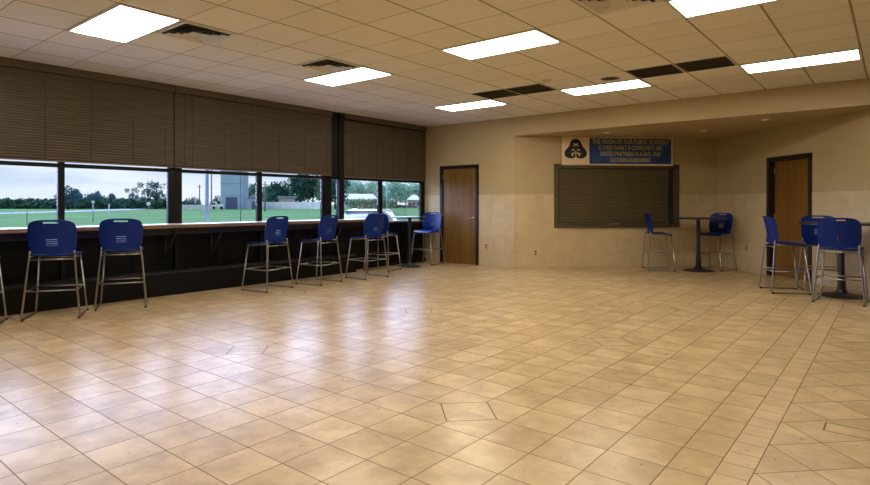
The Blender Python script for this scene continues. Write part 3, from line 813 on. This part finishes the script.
# white house
def house(label, b, d, w, h, rh, wm, rm, s=1):
    t = oriented('house', label, 'house', b, d); t.scale = (s,s,s)
    new('walls', BX((-w/2,0,0), (w/2,6,h)), wm, t)
    bm = bmesh.new(); e = .5; v = [bm.verts.new(p) for p in ((-w/2-e,-e,h),(w/2+e,-e,h),(w/2+e,6+e,h),(-w/2-e,6+e,h),(-w/2+1.5,3,h+rh),(w/2-1.5,3,h+rh))]
    for f in ((0,1,5,4),(1,2,5),(2,3,4,5),(3,0,4),(0,3,2,1)): bm.faces.new([v[i] for i in f])
    new('roof', bm, rm, t)
    for k in range(3):
        x = -w/2+w*(k+.5)/3
        f = new('window', BX((x-.55,-.05,1.0), (x+.55,0,1.95)), 'extwhite', t); new('pane', BX((x-.48,-.06,1.06), (x+.48,-.05,1.9)), 'extdark', f)
    return t
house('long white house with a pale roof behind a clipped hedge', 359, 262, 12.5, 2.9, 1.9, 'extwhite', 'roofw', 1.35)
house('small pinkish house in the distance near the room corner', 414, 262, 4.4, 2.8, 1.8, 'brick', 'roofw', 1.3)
def hedge(label, b0, b1, d, h, leaf):
    p, q = at(b0,d), at(b1,d); rnd = random.Random(int(b0)); bm = bmesh.new(); n = int((q-p).length/1.2)
    for k in range(n+1):
        c_ = p.lerp(q, k/max(1,n)); leaf_mass(bm, [((c_.x,c_.y,GZ+h*.3), h*.42),((c_.x,c_.y,GZ+h*.68), h*.36)], 130, .34, rnd)
    tag(new('hedge', bm, leaf), label, 'hedge')
hedge('clipped dark green hedge in front of the white house', 350, 377, 235, 3.9, 'leafmid')
hedge('low rounded shrubbery to the right of the window mullion', 382, 395, 235, 3.2, 'leafmid')
# poles
def pole(label, b, d, h, r, m='pole', arms=False, nm='pole'):
    t = thing(nm, label, 'pole', at(b,d))
    new('shaft', TB([(0,0,0),(0,0,h)], r, 10, r1=r*.8), m, t)
    if arms:
        new('crossarm', BX((-.9,-.06,h-.8), (.9,.06,h-.65)), m, t)
        for x in (-.8,0,.8): new('insulator', TB([(x,0,h-.65),(x,0,h-.45)], .05, 6), m, t)
    else: new('cap', LT([(r*.9,h),(r*.9,h+.03),(0,h+.05)], 10), m, t)
pole('thick pale metal pole standing just outside the window', 207, 12.6, 4.0, .045)
pole('thin dark pole on the lawn in front of the pale tower', 240.5, 15, 3.2, .013, 'polewood')
pole('wooden utility pole with crossarm left of the metal pole', 199.5, 170, 7.5, .18, 'polewood', True, 'utility_pole')
pole('tall wooden utility pole just right of the metal pole', 211.5, 170, 12, .2, 'polewood', True, 'utility_pole')
pole('utility pole with crossarm behind the left end of the fence', 265, 130, 6.8, .16, 'polewood', True, 'utility_pole')
pole('pale slender pole on the lawn right of the last mullion', 387, 50, 4.0, .07)
def signpost(label, b, d, h, r, disc):
    t = thing('road_sign', label, 'road sign', at(b,d), atan2(-at(b,d).y,-at(b,d).x)+pi/2)
    new('post', TB([(0,0,0),(0,0,h)], .045, 8), 'pole', t)
    if disc:
        bm = bmesh.new(); tt = bmesh.new(); lathe(tt, [(0,0),(r,0),(r,.03),(0,.03)], 8)
        merge(bm, tt, Matrix.Translation((0,-.06,h)) @ Matrix.Rotation(pi/2, 4, 'X')); new('sign_face', bm, 'extwhite', t)
signpost('white sign on a thin post on the lawn between the first two stools', 93, 52, 1.85, .13, True)
signpost('round white sign beyond the road near the open-crowned trees', 148.5, 120, 1.7, .42, True)
def stake(label, b, d, h, m):
    t = thing('marker_post', label, 'post', at(b,d))
    new('shaft', TB([(0,0,0),(0,0,h)], .04 if m == 'extwhite' else .03, 6), m, t); new('cap', LT([(.05,h),(.03,h+.05),(0,h+.06)], 8), m, t)
stake('short dark marker post on the lawn in the leftmost window', 27, 47, .95, 'extdark')
stake('white marker post on the lawn above the second stool', 109, 52, 1.6, 'extwhite')
# cars
def car(label, b, d, rz, paint, s=1):
    t = thing('parked_car', label, 'car', at(b,d), rz); t.scale = (s,s,s)
    # body sections along x: (x, half width, z low, z belt)
    def loft(secs, m, nm, parent):
        bm = bmesh.new(); R = []
        for x, hw, z0, z1, tw in secs:
            R.append([bm.verts.new(p) for p in ((x,-hw,z0+.08),(x,-hw*1.0,(z0+z1)/2),(x,-tw,z1),(x,-tw*.5,z1+.02),(x,tw*.5,z1+.02),(x,tw,z1),(x,hw,(z0+z1)/2),(x,hw,z0+.08),(x,hw*.8,z0),(x,-hw*.8,z0))])
        for a, c2 in zip(R, R[1:]):
            for k in range(10): bm.faces.new([a[k],a[(k+1)%10],c2[(k+1)%10],c2[k]])
        bm.faces.new(R[0]); bm.faces.new(R[-1][::-1])
        return new(nm, bm, m, parent, smooth=True)
    body = loft([(-2.25,.7,.35,.75,.6),(-2.1,.84,.25,.92,.74),(-1.2,.88,.22,.95,.8),(.8,.88,.22,.94,.8),(1.5,.86,.22,.86,.74),(2.1,.8,.25,.72,.66),(2.28,.62,.35,.6,.5)], paint, 'body', t)
    loft([(-1.95,.70,.88,.93,.66),(-1.25,.72,.88,1.36,.58),(-.2,.72,.88,1.43,.58),(.45,.72,.88,1.36,.58),(1.15,.70,.88,.93,.66)], 'carglass', 'cabin_glass', t)
    loft([(-1.2,.60,1.36,1.38,.55),(-.2,.60,1.42,1.45,.56),(.42,.60,1.36,1.38,.55)], paint, 'roof', t)
    for x in (-1.4, 1.4):
        for y in (-.8, .8):
            bm = bmesh.new(); tt = bmesh.new(); lathe(tt, [(0,-.1),(.2,-.1),(.31,-.09),(.31,.09),(.2,.1),(0,.1)], 18)
            merge(bm, tt, Matrix.Translation((x,y,.31)) @ Matrix.Rotation(pi/2, 4, 'X')); new('wheel', bm, 'tyre', t)
car('white sedan parked just outside the window beyond the counter end', 373, 20.5, radians(118), 'carpaint')
car('dark parked vehicle in front of the pinkish house', 401, 240, YAW+.1, 'darkcar', 1.0)
car('dark vehicle at the right of the last window', 412, 242, YAW, 'darkcar', 1.0)
t = oriented('parked_truck', 'small white truck parked left of the pale tower', 'truck', 217.5, 180); t.scale = (1.15,1.15,1.2)
new('cab', BX((-1.6,-.9,.5), (-.2,.9,2.0), bev=.15), 'extwhite', t); new('truck_bed', BX((-.2,-.9,.5), (1.6,.9,1.35), bev=.05), 'extwhite', t)
new('windscreen', BX((-1.4,-.93,1.25), (-.5,-.9,1.8)), 'carglass', t)
for x in (-1.0,1.0):
    bm = bmesh.new(); tt = bmesh.new(); lathe(tt, [(0,-.12),(.4,-.12),(.4,.12),(0,.12)], 14); merge(bm, tt, Matrix.Translation((x,-.85,.4)) @ Matrix.Rotation(pi/2, 4, 'X')); new('wheel', bm, 'tyre', t)

# ------------------------------------------------------------------ sky, sun, lamps
w = bpy.data.worlds.new('sky'); SC.world = w; w.use_nodes = True; nt = w.node_tree
bg = nt.nodes['Background']
tc = N(nt, 'ShaderNodeTexCoord').outputs['Generated']
s = N(nt, 'ShaderNodeSeparateXYZ'); nt.links.new(tc, s.inputs[0])
grad = rampf(nt, s.outputs[2], 0, .25, (.86,.90,.96,1), (.60,.74,.95,1))
cl = noise(nt, scalevec(nt, tc, (2, 2, 16)), 1.6, 6, .6)
cm = rampf(nt, cl, .42, .62, (.46,.58,.80,1), (.93,.95,1,1))
mxf = N(nt, 'ShaderNodeMapRange'); nt.links.new(s.outputs[2], mxf.inputs[0]); mxf.inputs[1].default_value = 0; mxf.inputs[2].default_value = .05; mxf.inputs[4].default_value = .75
nt.links.new(MIX(nt, mxf.outputs[0], grad, cm), bg.inputs[0]); bg.inputs[1].default_value = 1.12
sl = bpy.data.lights.new('overcast_sun', 'SUN'); sl.energy = 20; sl.angle = radians(120); sl.color = (.53,.62,1)
so = bpy.data.objects.new('overcast_sun', sl); COL.objects.link(so); so.rotation_euler = (0, radians(-75), radians(-12)); so.location = (-30,0,20)

# ------------------------------------------------------------------ camera
cd = bpy.data.cameras.new('camera'); cam = bpy.data.objects.new('camera', cd); COL.objects.link(cam)
cam.location = EYE; cam.rotation_euler = (pi/2, 0, YAW); cd.sensor_width = 36; cd.lens = F/870*36
cd.shift_y = -(242.5-204.2)/870; cd.clip_end = 3000; cd.clip_start = .05
SC.camera = cam
SC.view_settings.view_transform = 'Standard'; SC.view_settings.look = 'None'; SC.view_settings.exposure = 0
SC.cycles.max_bounces = 8; SC.cycles.transparent_max_bounces = 12; SC.cycles.use_denoising = True; SC.cycles.sample_clamp_indirect = 6
SC.cycles.caustics_reflective = False; SC.cycles.caustics_refractive = False
